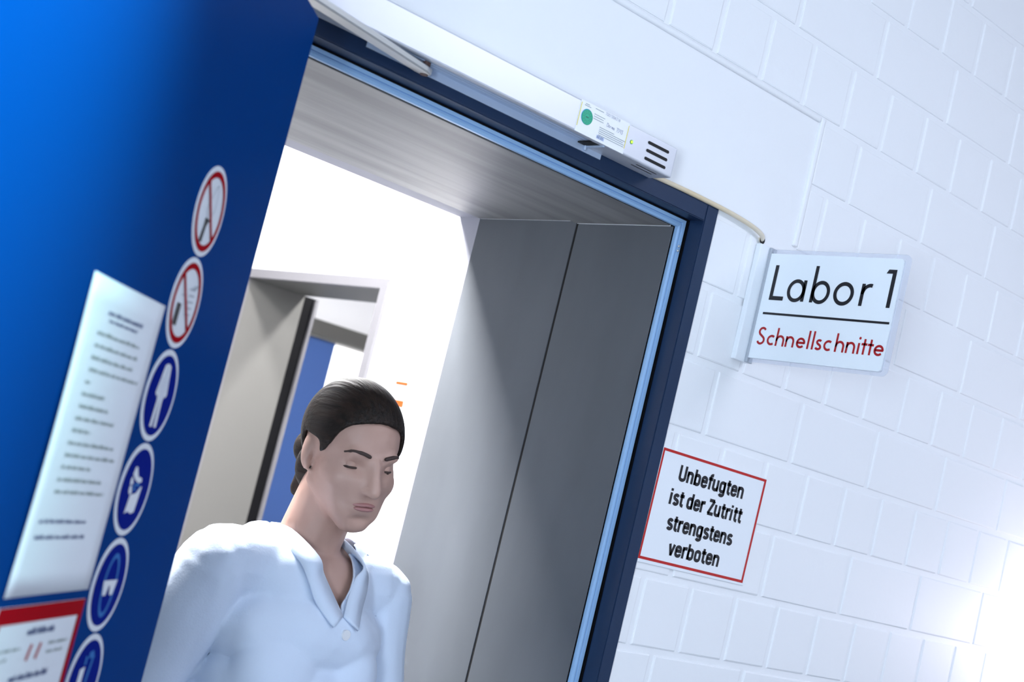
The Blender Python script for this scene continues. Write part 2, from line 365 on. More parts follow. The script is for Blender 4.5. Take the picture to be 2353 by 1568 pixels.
# white A4 notice with illegible lines
t = thing('paper_notice', 'white typed paper notice taped to the blue door beside the round stickers', 'notice', on_door(.0955, -.181, 0), RZ)
bm = bmesh.new(); nx, ny = 10, 14; W_, H_ = .2095, .295
def curl(u, v): return .0006 + .006*max(0, 1-u*2.2)**2*(.35+.65*math.sin(math.pi*min(1, v*1.05)))*.6
g = [[bm.verts.new((W_*i/nx, -curl(i/nx, j_/ny), H_*j_/ny)) for i in range(nx+1)] for j_ in range(ny+1)]
for j_ in range(ny):
    for i in range(nx): bm.faces.new((g[j_][i], g[j_][i+1], g[j_+1][i+1], g[j_+1][i]))
sh = obj('sheet', bm, 'paper', t, True); md = sh.modifiers.new('solid', 'SOLIDIFY'); md.thickness = .0002
def paper_fn(off): return lambda x, y: (x, -curl(x/W_, y/H_)-off, y)
def scribble(bm, x0, x1, y, hgt, fn, seed):
    """a line of words too small to read: broken dashes of letter-like blocks"""
    rr = random.Random(seed); x = x0
    while x < x1:
        wl = min(rr.uniform(.010, .024), x1-x); xx = x
        while xx < x+wl-.0008:
            hh = hgt*(1.0 if rr.random() < .3 else .7); ww = rr.uniform(.0012, .0019)
            poly(bm, [(xx, y), (xx+ww, y), (xx+ww, y+hh), (xx, y+hh)], fn); xx += ww+.0005
        x += wl+.003
def line_part(name, m, t, *a):
    bm = bmesh.new(); scribble(bm, *a); return obj(name, bm, m, t)
for q in ((.060, .158, .2640, .0042), (.067, .149, .2575, .0030), (.029, .149, .0670, .0040), (.029, .155, .0522, .0040)): line_part('heading_line', 'blue_text', t, *q, paper_fn(.0005), int(q[2]*1000))
for i, (x0, x1, y) in enumerate(((.044, .165, .2435), (.046, .167, .2320), (.046, .165, .2205), (.049, .187, .2092), (.047, .060, .1975), (.047, .109, .1862), (.049, .128, .1748), (.048, .155, .1634), (.049, .097, .1521), (.047, .172, .1404), (.047, .181, .1290), (.047, .122, .1178), (.046, .165, .1061), (.047, .178, .0948))):
    line_part('text_line', 'grey_text', t, x0, x1, y, .0036, paper_fn(.0005), 20+i)

# red bordered notice
t = thing('red_bordered_notice', 'white notice with thick red border below the paper notice on the blue door', 'notice', on_door(.0935, -.487, 0), RZ)
obj('sheet', bevelled(0, .2095, -.0012, -.0002, 0, .297, .0004, 1), 'st_white', t)
bm = bmesh.new(); f = door_fn(.0016)
poly(bm, [(.0, .281), (.2095, .281), (.2095, .297), (0, .297)], f); poly(bm, [(0, 0), (.011, 0), (.011, .281), (0, .281)], f); poly(bm, [(.1985, 0), (.2095, 0), (.2095, .281), (.1985, .281)], f); poly(bm, [(.011, 0), (.1985, 0), (.1985, .014), (.011, .014)], f)
obj('red_border', bm, 'st_red', t)
for q in ((.079, .144, .2685, .0065), (.064, .156, .2260, .0065)): line_part('heading_line', 'blue_text', t, *q, f, int(q[2]*1000))
for q in ((.020, .073, .2555, .003), (.139, .188, .2560, .003), (.139, .179, .2475, .003), (.020, .045, .2470, .003), (.020, .180, .2050, .003), (.020, .172, .1960, .003)): line_part('text_line', 'grey_text', t, *q, f, int(q[2]*1000))
for q in (.0925, .1145): bm = bmesh.new(); stroke(bm, [(q, .2440), (q+.0055, .2590)], .0055, f); obj('red_mark', bm, 'ink_red', t)

# ------------------------------------------------------------------ door-closer slide rail over the frame
BX0, BX1, BY, BZ0, BZ1 = .93, 1.668, -.0535, Z(.5705), Z(.6205)
rail = thing('door_closer_rail', 'long silver door closer rail with vent slots on the lintel', 'door closer', (1.3, 0, Z(.57)))
def rp(bm): bmesh.ops.translate(bm, verts=bm.verts[:], vec=(-1.3, 0, -Z(.57))); return bm
# cover: a channel open underneath up to x = 1.51, closed further right
bm = bmesh.new(); pr = [(-.004, BZ0), (-.004, BZ1), (BY+.003, BZ1), (BY+.0008, BZ1-.0010), (BY, BZ1-.003), (BY, BZ0+.003), (BY+.0008, BZ0+.0008), (BY+.003, BZ0), (BY+.009, BZ0), (BY+.009, BZ0+.002), (BY+.004, BZ0+.0035), (BY+.003, BZ1-.004), (-.006, BZ1-.004), (-.006, BZ0)]
rA = [bm.verts.new((BX0, y, z)) for y, z in pr]; rB = [bm.verts.new((1.512, y, z)) for y, z in pr]
for i in range(len(pr)): j_ = (i+1) % len(pr); bm.faces.new((rA[i], rA[j_], rB[j_], rB[i]))
bm.faces.new(rA); bm.faces.new(rB[::-1])
obj('cover', rp(bm), 'silver', rail)
def slot_pts(xa, xb, zc, h, n=6):
    r = h/2; return arc(xb-r, zc, r, r, -90, 90, n)+arc(xa+r, zc, r, r, 90, 270, n)
bm = bevelled(1.512, BX1, BY, -.004, BZ0, BZ1, .0032, 3); obj('detector_housing', rp(bm), 'silver', rail)
bm = bmesh.new()
for zc in (.6075, .5945, .5815): 
    poly(bm, slot_pts(1.5985, 1.6495, Z(zc), .0050), lambda x, y: (x, BY-.0004, y))
for yc in (-.040, -.029): poly(bm, slot_pts(1.597, 1.647, yc, .0028), lambda x, y: (x, y, BZ0-.0004))
obj('vent_slots', rp(bm), 'black', rail)
bm = bevelled(BX0, BX1, -.004, 0.0, BZ0-.006, BZ1, .001, 1)
bm.free()
bm = bmesh.new()   # aluminium guide channel under the cover, with grooves
pr = [(-.0045, Z(.562)), (-.0068, Z(.562)), (-.0068, Z(.5735)), (-.015, Z(.5745)), (-.016, Z(.5760)), (-.018, Z(.5760)), (-.019, Z(.5745)), (-.024, Z(.5745)), (-.025, Z(.5765)), (-.027, Z(.5765)), (-.028, Z(.5745)), (-.040, Z(.576)), (-.040, Z(.585)), (-.0045, Z(.585))]
rA = [bm.verts.new((1.079, y, z)) for y, z in pr]; rB = [bm.verts.new((1.5508, y, z)) for y, z in pr]
for i in range(len(pr)): j_ = (i+1) % len(pr); bm.faces.new((rA[i], rA[j_], rB[j_], rB[i]))
bm.faces.new(rA); bm.faces.new(rB[::-1]); obj('guide_channel', rp(bm), 'alu', rail)
bm = bmesh.new(); box(bm, 1.495, 1.5115, -.0462, -.0075, Z(.5716), Z(.574)); obj('channel_end', rp(bm), 'black', rail)
bm = bevelled(1.5105, 1.514, -.050, -.0075, BZ0-.0022, BZ0+.001, .0005, 1); tube(bm, [(1.512, -.009, BZ0-.006), (1.512, -.009, BZ0+.002)], .0025, 8); obj('end_clip', rp(bm), 'alu', rail)
bm = bmesh.new(); tube(bm, [(1.5635, BY+.001, Z(.595)), (1.5635, BY-.0006, Z(.595))], .0032, 16); obj('lamp_bezel', rp(bm), 'black', rail)
bm = bmesh.new(); bmesh.ops.create_uvsphere(bm, u_segments=14, v_segments=8, radius=.0023, matrix=Matrix.Translation((1.5633, BY-.0006, Z(.595)))); o = obj('indicator_lamp', rp(bm), 'led', rail, True); o['label'] = 'glowing green indicator lamp'
# flat arm running from the channel to the leaf behind
bm = bmesh.new(); a0, a1 = Vector((1.176, -.022, Z(.562))), Vector((.815, -.128, Z(.557)))
dv = (a1-a0).normalized(); nv = Vector((-dv.y, dv.x, 0)).normalized(); uv = Vector((0, 0, 1))
secs = [(0, .0085), (.015, .012), (.12, .0125), ((a1-a0).length, .014)]; prev = None
for s_, hw in secs:
    c = a0+dv*s_; ringv = [bm.verts.new(c+nv*a*hw+uv*b*.005) for a, b in ((-1, -.6), (-.8, -1), (.8, -1), (1, -.6), (1, .6), (.8, 1), (-.8, 1), (-1, .6))]
    if prev:
        for k in range(8): bm.faces.new((prev[k], prev[(k+1) % 8], ringv[(k+1) % 8], ringv[k]))
    else: bm.faces.new(ringv)
    prev = ringv
bm.faces.new(prev[::-1]); arm = obj('arm', rp(bm), 'steel_arm', rail)
bm = bmesh.new(); tube(bm, [(1.172, -.022, Z(.5560)), (1.172, -.022, Z(.580))], .006, 12); obj('slider_pin', rp(bm), mat('brown_pin', (.10, .05, .04), .5), arm)

# ------------------------------------------------------------------ lettering built from pen strokes
def rows_mesh(strokes, wd, fn):
    bm = bmesh.new()
    for s_ in strokes: stroke(bm, s_, wd, fn)
    return bm
def cond_glyphs():
    a, b, xt, s = .08, .35, .66, .08; m = (a+b)/2; r = (b-a)/2
    top = lambda x0=a, x1=b, y=xt: arc((x0+x1)/2, y-(x1-x0)/2*1.05, (x1-x0)/2, (x1-x0)/2*1.05, 180, 0, 10)
    bot = lambda x0=a, x1=b, y=.08: arc((x0+x1)/2, y+(x1-x0)/2*1.05, (x1-x0)/2, (x1-x0)/2*1.05, 180, 360, 10)
    bowl = [(a, .37)]+top()+list(reversed(bot()))+[(a, .37)]
    S = arc(.205, .52, .125, .135, 20, 200, 8)+[(.10, .44), (.16, .39), (.25, .35), (.31, .30)]+arc(.205, .215, .135, .135, 10, -160, 8)
    return {
     'U': ([[(.08, 1), (.08, .25)]+arc(.24, .25, .16, .17, 180, 360, 10)+[(.40, 1)]], .50),
     'n': ([[(a, 0), (a, .74)], [(a, .42)]+top()+[(b, 0)]], .46), 'u': ([[(b, 0), (b, .74)], [(a, .74)]+bot()+[(b, .32)]], .46),
     'b': ([[(a, 0), (a, 1)], bowl], .45), 'd': ([[(b, 0), (b, 1)], bowl], .46), 'o': ([bowl], .44),
     'e': ([[(a, .40), (b, .40)]+list(reversed(top()))[0:]+[(a, .40)]+bot()[:-1]+[(b-.005, .24)]], .44),
     'f': ([[(.14, 0), (.14, .80)]+arc(.25, .80, .11, .12, 180, 95, 6)+[(.29, .92)], [(.02, .67), (.29, .67)]], .30),
     't': ([[(.14, .93), (.14, .20)]+arc(.25, .20, .11, .12, 180, 265, 6)+[(.29, .075)], [(.02, .67), (.29, .67)]], .31),
     'g': ([bowl, [(b, .74), (b, -.05)]+arc(m, -.05, r, .12, 0, -165, 8)], .46),
     'i': ([[(.08, 0), (.08, .74)], [(.08, .84), (.08, 1)]], .22), 's': ([S], .40),
     'r': ([[(a, 0), (a, .74)], [(a, .45)]+arc(.24, .50, .16, .16, 180, 85, 6)+[(.30, .66)]], .32),
     'Z': ([[(.04, .92), (.38, .92)], [(.38, .94), (.06, .06)], [(.04, .08), (.41, .08)]], .44),
     'v': ([[(.04, .74), (.185, .02)], [(.175, .02), (.32, .74)]], .38), ' ': ([], .18)}
GL = cond_glyphs()
def cond_line(bm, text, x0, x1, base, cap, fn, wd=.225):
    tot = sum(GL[c][1] for c in text)-.05; k = (x1-x0)/tot; x = x0
    for c in text:
        for s_ in GL[c][0]:
            stroke(bm, [(x+px*k, base+py*cap) for px, py in s_], wd*cap*.95, fn)
        x += GL[c][1]*k

# ------------------------------------------------------------------ "Unbefugten ist der Zutritt strengstens verboten"
t = thing('warning_plate', 'red bordered white plate forbidding unauthorised entry, beside the dark blue frame', 'sign', (1.9945, 0, Z(.061)))
SX, SZ = -1.9945, -.061
obj('plate', bevelled(1.8515+SX, 2.1385+SX, -.0022, -.0002, -.0385+SZ, .1585+SZ, .0006, 1), 'sign_white', t)
pf = lambda x, y: (x, -.0026, y)
bm = bmesh.new()
ob = [(1.852+SX, .1577+SZ), (2.1375+SX, .1565+SZ), (2.1345+SX, -.0340+SZ), (1.8505+SX, -.0325+SZ)]
ib = [(1.8562+SX, .1532+SZ), (2.1322+SX, .1520+SZ), (2.1295+SX, -.0293+SZ), (1.8548+SX, -.0280+SZ)]
for i in range(4): j_ = (i+1) % 4; poly(bm, [ob[i], ob[j_], ib[j_], ib[i]], pf)
obj('red_border', bm, 'red', t)
bm = bmesh.new(); capm = .0272
for text, xa, xb, base in (('Unbefugten', 1.9035, 2.0815, .1105), ('ist der Zutritt', 1.8935, 2.0905, .0681), ('strengstens', 1.9015, 2.0785, .0253), ('verboten', 1.9205, 2.0570, -.0166)):
    cond_line(bm, text, xa+SX, xb+SX, base+SZ, capm, pf)
obj('lettering', bm, 'ink', t)

# ------------------------------------------------------------------ projecting sign "Labor 1 / Schnellschnitte"
t = thing('projecting_sign', 'clear acrylic laboratory sign projecting from the brick wall, white with black and red lettering', 'sign', (2.0, 0, Z(.447)))
PX = 1.9945
def sg(bm): bmesh.ops.translate(bm, verts=bm.verts[:], vec=(-2.0, 0, -Z(.447))); return bm
bk = obj('wall_bracket', sg(bevelled(1.968, 2.009, -.011, -.0, Z(.342), Z(.5525), .002, 2)), 'sign_white', t)
bm = bevelled(1.9925, 2.0095, -.0165, -.0105, Z(.3425), Z(.5515), .001, 1); obj('holder_edge', sg(bm), 'st_grey', bk)
def rr_poly(y0, y1, z0, z1, r):   # rounded at the free end only
    return [(y0, z0)] + arc(y1-r, z0+r, r, r, 270, 360, 6) + arc(y1-r, z1-r, r, r, 0, 90, 6) + [(y0, z1)]
def slab(pts, xa, xb):
    bm = bmesh.new(); A = [bm.verts.new((xa, -y, z)) for y, z in pts]; B = [bm.verts.new((xb, -y, z)) for y, z in pts]
    for i in range(len(pts)): j_ = (i+1) % len(pts); bm.faces.new((A[i], A[j_], B[j_], B[i]))
    bm.faces.new(A); bm.faces.new(B[::-1]); return bm
obj('insert_sheet', sg(slab(rr_poly(.0165, .2915, Z(.3515), Z(.5415), .006), PX+.0004, PX+.0075)), 'insert', t)
bm = slab(rr_poly(.0125, .3035, Z(.3445), Z(.5495), .012), PX+.0032, PX+.0050)
obj('acrylic_panel', sg(bm), 'acrylic', t)
lf = lambda x, y: (PX-.0001, -x/1000, Z(0)+y/1000)
bm = bmesh.new(); S6 = 7.1
stroke(bm, [(36.6, 520.5), (36.6, 461.0), (63.4, 461.0)], S6+.2, lf)
stroke(bm, ell(88.2, 476.6, 16.0, 17.3), S6-.6, lf, True); stroke(bm, [(104.6, 458), (104.6, 496)], S6-.4, lf)
stroke(bm, [(123.6, 457.8), (123.6, 522.5)], S6-.4, lf); stroke(bm, ell(140.2, 476.4, 16.0, 17.3), S6-.6, lf, True)
stroke(bm, ell(187.6, 476.6, 17.2, 17.3), S6-.4, lf, True)
stroke(bm, [(224.6, 457.8), (224.6, 496)], S6-.4, lf); stroke(bm, [(224.6, 478)]+arc(238.5, 478, 13.9, 15.5, 175, 75, 10), S6-.8, lf)
stroke(bm, [(279.3, 457.8), (279.3, 522.4)], S6+.3, lf); poly(bm, [(263.4, 515.6), (276.3, 515.6), (276.3, 522.4), (267.2, 522.4)], lf)
stroke(bm, [(27.2, 432.8), (289.2, 432.4)], 3.9, lf)
obj('black_lettering', sg(bm), 'ink', t)
bm = bmesh.new(); R3 = 3.9; by = 376.6; xh = 395.4; asc = 408.6; st = lambda p, cl=False: stroke(bm, p, R3, lf, cl)
cy = (by+xh)/2; ry = (xh-by)/2-R3/2
st(arc(36.3, 399.9, 6.6, 6.3, 30, 195, 10)+[(31.5, 395.3), (36, 392.3), (40.5, 389.2)]+arc(35.6, 384.6, 6.9, 6.6, 25, -160, 10))
def c_(x): st(arc(x+8.6, cy, 7.7, ry, 52, 308, 18))
def h_(x, top): st([(x, by), (x, top)]); st([(x, by+9)]+arc(x+7.4, by+10, 7.4, ry+.2, 180, 0, 12)+[(x+14.8, by)])
def e_(x): st([(x+1.2, cy+.2), (x+15.8, cy+.2)]+arc(x+8.6, cy, 7.6, ry, 5, 318, 20))
c_(50.2); h_(70.2, asc); h_(91.6, xh); e_(113.6); st([(138, by), (138, asc)]); st([(147.7, by), (147.7, asc)])
st(arc(160.4, 390.6, 4.4, 3.1, 35, 200, 8)+[(157.6, 387.8), (160.6, 386.2), (163.2, 384.6)]+arc(159.6, 381.6, 5.0, 3.4, 30, -165, 8))
c_(171.2); h_(195.4, asc); h_(217.3, xh); st([(240.2, by), (240.2, xh)]); poly(bm, ell(240.6, 403.6, 2.3, 2.4, 16), lf)
st([(251.0, by), (251.0, 403)]); st([(245.2, 394.0), (256.6, 394.0)]); st([(263.4, by), (263.4, 403)]); st([(257.8, 393.8), (269.2, 393.8)]); e_(271.6)
obj('red_lettering', sg(bm), 'ink_red', t)

# ------------------------------------------------------------------ inspection label on the closer cover
t = thing('inspection_label', 'white inspection label with green round badge stuck on the door closer rail', 'label', (1.496, BY, Z(.5965)))
lb = lambda off: (lambda x, y: (x-1.496, -off, Z(y)-Z(.5965)))
bm = bmesh.new(); box(bm, 1.4418-1.496, 1.5508-1.496, -.0006, -.0001, .5708-.5965, .6205-.5965); obj('film', bm, 'label_white', t)
for q in (1.4428, 1.5492): bm = bmesh.new(); poly(bm, [(q, .5795), (q+.0015, .5795), (q+.0015, .6167), (q, .6167)], lb(.0009)); obj('yellow_edge', bm, 'yellow', t)
bm = bmesh.new(); disc(bm, 1.4598, .5984, .0122, lb(.0008), 40); obj('badge_rim', bm, 'badge_blue', t)
bm = bmesh.new(); disc(bm, 1.4604, .5980, .0118, lb(.0010), 40); bd = obj('badge', bm, 'green', t)
bm = bmesh.new()
stroke(bm, ell(1.4604, .5980, .0058, .0058, 30), .0004, lb(.0012), True); stroke(bm, ell(1.4604, .5980, .0108, .0108, 30), .0003, lb(.0012), True)
for k in range(12):
    a = k*math.pi/6; c = (1.4604+.0083*math.cos(a), .5980+.0083*math.sin(a)); stroke(bm, [(c[0]-.0007, c[1]-.0009), (c[0]+.0007, c[1]+.0009)], .0006, lb(.0012))
poly(bm, [(1.4572, .5970), (1.4636, .5970), (1.4636, .5990), (1.4572, .5990)], lb(.0012)); obj('badge_print', bm, 'green_dark', bd)
DIG = {'7': [[(0, 1), (.6, 1), (.2, 0)]], '0': [ell(.3, .5, .27, .5, 14)+[(.57, .5)]], '1': [[(.1, .8), (.35, 1), (.35, 0)]], '3': [[(0, 1), (.55, 1), (.25, .6)]+arc(.25, .3, .3, .3, 90, -140, 8)], '8': [ell(.3, .75, .22, .24, 12)+[(.52, .75)], ell(.3, .26, .28, .26, 12)+[(.58, .26)]],
 'D': [[(0, 0), (0, 1)]+arc(0, .5, .6, .5, 90, -90, 8)], 'o': [ell(.25, .3, .22, .28, 12)+[(.47, .3)]], 'r': [[(.05, 0), (.05, .55), (.1, .4), (.35, .55)]], 'm': [[(0, 0), (.02, .5), (.2, .5), (.25, 0), (.3, .5), (.48, .5), (.5, 0)]], 'a': [ell(.22, .28, .2, .26, 10)+[(.42, .28), (.46, 0)]],
 'T': [[(0, 1), (.7, 1)], [(.35, 1), (.3, 0)]], 'S': [[(.5, .9), (.25, 1), (.05, .8), (.25, .55), (.45, .3), (.25, 0), (0, .1)]], '9': [ell(.3, .7, .25, .28, 12)+[(.55, .7), (.45, 0)]], 'G': [arc(.35, .5, .35, .5, 50, 320, 10)+[(.68, .5), (.4, .5)]], 'E': [[(.5, 1), (0, 1), (0, 0), (.5, 0)], [(0, .5), (.4, .5)]], 'Z': [[(0, 1), (.55, 1), (0, 0), (.55, 0)]], ' ': []}
def tiny(bm, text, x, y, h, adv, wd, fn):
    for c in text:
        for s_ in DIG[c]: stroke(bm, [(x+px*h, y+py*h) for px, py in s_], wd, fn)
        x += adv
bm = bmesh.new(); tiny(bm, '7001308318', 1.4960, .6150, .0042, .00335, .00034, lb(.0010)); tiny(bm, 'Dorma', 1.5040, .5990, .0058, .0036, .00045, lb(.0010)); tiny(bm, 'TS93', 1.5255, .5985, .0060, .0036, .00045, lb(.0010))
obj('handwriting', bm, 'blue_text', t)
bm = bmesh.new()
def dash(x0, x1, y, h=.0010): 
    x = x0
    while x < x1: poly(bm, [(x, y), (min(x+.0022, x1), y), (min(x+.0022, x1), y+h), (x, y+h)], lb(.0010)); x += .0027
dash(1.4515, 1.4605, .6165); dash(1.4500, 1.4640, .6140); dash(1.4735, 1.4915, .6165)
dash(1.4735, 1.4970, .6080); dash(1.4735, 1.4945, .6045); dash(1.4735, 1.4960, .6010)
for i, (a, b) in enumerate(((1.4900, 1.5230), (1.4905, 1.5490), (1.4905, 1.5450), (1.4905, 1.5480), (1.4910, 1.5480))): dash(a, b, .5925-.0030*i)
obj('small_print', bm, 'grey_text', t)
bm = bmesh.new(); tiny(bm, 'GEZE', 1.4895, .5760, .0030, .0036, .0006, lb(.0012)); 
bm2 = bmesh.new(); poly(bm2, [(1.4880, .5748), (1.5048, .5748), (1.5048, .5802), (1.4880, .5802)], lb(.0009)); b_ = obj('maker_field', bm2, mat('pale_blue_field', (.52, .60, .80), .5), t); obj('maker_print', bm, 'blue_text', b_)

# ------------------------------------------------------------------ cable along the top of the frame into the wall
bm = bmesh.new(); cp = smooth_pts([(1.640, -.0045, Z(.5765)), (1.70, -.0050, Z(.5785)), (1.775, -.0055, Z(.5795)), (1.848, -.0062, Z(.5790)), (1.895, -.0065, Z(.5775)), (1.940, -.0070, Z(.5735)), (1.966, -.0080, Z(.5672)), (1.9745, -.0050, Z(.5615)), (1.9755, .004, Z(.5600))], 8)
tube(bm, cp, .0042, 10); cb = tag(obj('cable', bm, 'cable', None, True), 'thin cream cable running along the frame top into a hole in the wall', 'cable')
bm = bmesh.new(); bmesh.ops.create_circle(bm, cap_ends=True, segments=24, radius=.0072, matrix=Matrix.Translation((1.976, -.0048, Z(.560))) @ Matrix.Rotation(math.pi/2, 4, 'X')); obj('cable_hole', bm, 'black', cb)

# ------------------------------------------------------------------ rooms beyond
WX = 2.617                       # lobby wall carrying the second doorway
def ibox(name, boxes, m, label, cat):
    bm = bmesh.new()
    for b in boxes: box(bm, *b)
    return struct(obj(name, bm, m), label, cat)
ibox('wall_lobby', [(WX, WX+.24, .61, 1.945, 0, 2.8), (WX, WX+.24, 2.765, 4.0, 0, 2.8), (WX, WX+.24, 1.945, 2.765, Z(.565), 2.8)], 'inner_wall', 'overexposed white lobby wall with the second doorway', 'wall')
ibox('wall_lobby_end', [(.0, WX, 4.0, 4.1, 0, 2.8), (-.1, 0, .61, 4.1, 0, 2.8)], 'grey_wall', 'lobby walls at the far end, greyed to cut bounced light', 'wall')
ibox('ceiling_lobby', [(-.1, 5.6, .61, 7.0, 2.8, 2.9)], 'ceiling', 'white ceiling of the rooms beyond the passage', 'ceiling')
ibox('wall_lab', [(WX+.24, 3.02, 4.0, 4.14, 0, 2.8), (4.62, 5.6, 4.0, 4.14, 0, 2.8), (3.02, 4.62, 4.0, 4.14, Z(.618), 2.8), (5.5, 5.6, .61, 4.0, 0, 2.8)], 'inner_wall', 'pale wall above the third doorway', 'wall')
ibox('wall_far', [(WX+.24, 5.6, 6.7, 6.8, 0, 2.8), (WX+.14, WX+.24, 4.14, 6.8, 0, 2.8), (5.5, 5.6, 4.14, 6.8, 0, 2.8)], 'inner_wall', 'white walls of the farthest room', 'wall')
# second frame
bm = bmesh.new(); xo = WX-.012
box(bm, xo, WX+.01, 1.933, 1.967, 0, Z(.579)); box(bm, xo, WX+.01, 2.750, 2.784, 0, Z(.579)); box(bm, xo, WX+.01, 1.967, 2.750, Z(.5475), Z(.579))
f2 = struct(obj('trim_4', bm, 'grey_frame'), 'grey frame of the second doorway beyond the passage', 'door frame')
bm = bmesh.new(); box(bm, WX+.01, 2.858, 2.752, 2.763, 0, Z(.549)); obj('jamb_panel', bm, 'grey_jamb', f2)
bm = bmesh.new(); box(bm, WX+.01, 2.858, 1.948, 1.965, 0, Z(.549)); obj('jamb_panel', bm, 'grey_jamb', f2)
bm = bmesh.new(); box(bm, WX+.01, 2.858, 1.967, 2.750, Z(.5485), Z(.563)); obj('head_panel', bm, 'grey_jamb', f2)
bm = bmesh.new(); box(bm, 2.859, 2.898, 2.752, 2.80, 0, Z(.5475)); obj('rubber_seal', bm, 'rubber', f2)
bm = bmesh.new(); box(bm, 2.900, 2.912, 2.742, 2.80, 0, Z(.5475)); obj('edge_strip', bm, 'grey_frame', f2)
# third frame with its blue leaves
bm = bmesh.new(); box(bm, 3.0, 4.64, 3.985, 4.02, Z(.547), Z(.618)); box(bm, 3.0, 3.06, 3.985, 4.02, 0, Z(.547)); box(bm, 4.58, 4.64, 3.985, 4.02, 0, Z(.547))
f3 = struct(obj('trim_5', bm, 'dark_grey'), 'dark grey frame head of the third doorway', 'door frame')
bm = bmesh.new(); box(bm, 3.06, 4.58, 4.02, 4.14, Z(.540), Z(.56)); obj('head_panel', bm, mat('beige_soffit', (.55, .53, .47), .6), f3)
d2 = thing('door_2', 'far blue door leaf seen through the second doorway behind the person', 'door', (3.06, 4.03, 0)); d2['kind'] = 'structure'
obj('leaf', bevelled(.002, .847, 0, .045, .008, Z(.5395), .003, 2), 'door_back', d2)
bm = bmesh.new(); tube(bm, [(.78, -.002, 1.05), (.78, -.05, 1.05)], .009, 10); tube(bm, [(.785, -.05, 1.05), (.65, -.05, 1.05)], .009, 10); obj('handle', bm, 'steel_arm', d2)
# two small orange labels on the lobby wall
for r_, y_, h_, lab in ((.2715, 1.757, .010, 'thin orange label strip on the white lobby wall, upper of two'), (.2120, 1.755, .020, 'thicker orange label on the white lobby wall, lower of two')):
    bm = bevelled(WX-.003, WX-.0002, y_-.029, y_+.029, Z(r_)-h_/2, Z(r_)+h_/2, .001, 1)
    tag(obj('wall_label', bm, 'orange'), lab, 'label', 'orange labels on the lobby wall')

# added lamp out of view, put in for the glow on the right of the wall
t = thing('added_glow_lamp', 'added glowing lamp out of view, brightening the brick wall right of the signs', 'lamp', (3.24, -.001, Z(-.03)))
bm = bmesh.new(); bmesh.ops.create_cone(bm, cap_ends=True, segments=32, radius1=.022, radius2=.022, depth=.012, matrix=Matrix.Translation((0, -.007, 0)) @ Matrix.Rotation(math.pi/2, 4, 'X')); tube(bm, [(0, -.012, 0), (0, -.155, 0)], .007, 12); obj('wall_arm', bm, 'sign_white', t)
bm = bmesh.new(); bmesh.ops.create_uvsphere(bm, u_segments=24, v_segments=12, radius=1, matrix=Matrix.Translation((0, -.20, 0)) @ Matrix.Diagonal((.05, .05, .05, 1))); obj('glass', bm, mat('lamp_glass', (.9, .9, .9), .3, emit=((1, .89, .97), 34)), t, True)

# ------------------------------------------------------------------ person
def capsule(bm, a, b, ra, rb, seg=16):
    a, b = Vector(a), Vector(b); d = b-a; L = d.length
    q = d.to_track_quat('Z', 'Y').to_matrix().to_4x4()
    bmesh.ops.create_cone(bm, cap_ends=True, segments=seg, radius1=ra, radius2=rb, depth=L, matrix=Matrix.Translation((a+b)/2) @ q)
    for p, r in ((a, ra), (b, rb)): bmesh.ops.create_icosphere(bm, subdivisions=2, radius=r*1.0, matrix=Matrix.Translation(p))
def ellipsoid(bm, c, r, rot=None, sub=3):
    m = Matrix.Translation(c) @ (rot or Matrix.Identity(4)) @ Matrix.Diagonal((*r, 1))
    bmesh.ops.create_icosphere(bm, subdivisions=sub, radius=1, matrix=m)
def remeshed(bm, vox, smooth_it=4):
    me = D.meshes.new('tmp'); bm.to_mesh(me); bm.free(); o = D.objects.new('tmp', me); COL.objects.link(o)
    md = o.modifiers.new('r', 'REMESH'); md.mode = 'VOXEL'; md.voxel_size = vox
    ms = o.modifiers.new('s', 'SMOOTH'); ms.iterations = smooth_it; ms.factor = .5
    dg = bpy.context.evaluated_depsgraph_get(); dg.update()
    out = D.meshes.new_from_object(o.evaluated_get(dg)); D.objects.remove(o, do_unlink=True)
    return out
def put(me, name, m, parent):
    me.materials.clear(); me.materials.append(M[m])
    for p in me.polygons: p.use_smooth = True
    me.name = name; return link(name, me, parent)

HC = Vector((-.004, -.044, 1.590))          # head centre (person's own frame, facing -y)
HR = Matrix.Translation(HC) @ Matrix.Rotation(math.radians(-12), 4, 'Z') @ Matrix.Rotation(math.radians(-5), 4, 'Y') @ Matrix.Rotation(math.radians(14), 4, 'X')
def hp(x, y, z): return HR @ Vector((x, y, z))
SHL, SHR = Vector((.178, .01, 1.365)), Vector((-.178, .01, 1.365))
ELL, ELR = Vector((.235, -.01, 1.08)), Vector((-.245, .06, 1.09))
WRL, WRR = Vector((.235, -.14, .86)), Vector((-.255, .02, .85))
HIPL, HIPR = Vector((.085, 0, .90)), Vector((-.085, 0, .90))
KNL, KNR = Vector((.09, -.10, .49)), Vector((-.09, .06, .48))
ANL, ANR = Vector((.09, -.16, .085)), Vector((-.09, .28, .12))
def torso(bm, g):
    for z, rx, ry, y in ((.93, .165, .115, .005), (1.02, .150, .105, 0), (1.10, .135, .098, -.003), (1.20, .150, .108, -.005), (1.29, .158, .108, 0), (1.355, .140, .085, .01)):
        ellipsoid(bm, (0, y, z), (rx+g, ry+g, .085+g*.5))
    for s in (-1, 1): ellipsoid(bm, (.065*s, -.062, 1.225), (.062+g, .045+g, .075+g))
    capsule(bm, (-.155, .012, 1.375), (.155, .012, 1.375), .048+g, .048+g)
    capsule(bm, (-.09, .015, 1.405), (.09, .015, 1.405), .036+g*.7, .036+g*.7)
def arm_mesh(bm, sh, el, wr, g):
    capsule(bm, sh, el, .047+g*.9, .041+g); capsule(bm, el, wr, .041+g, .028+g*1.2)
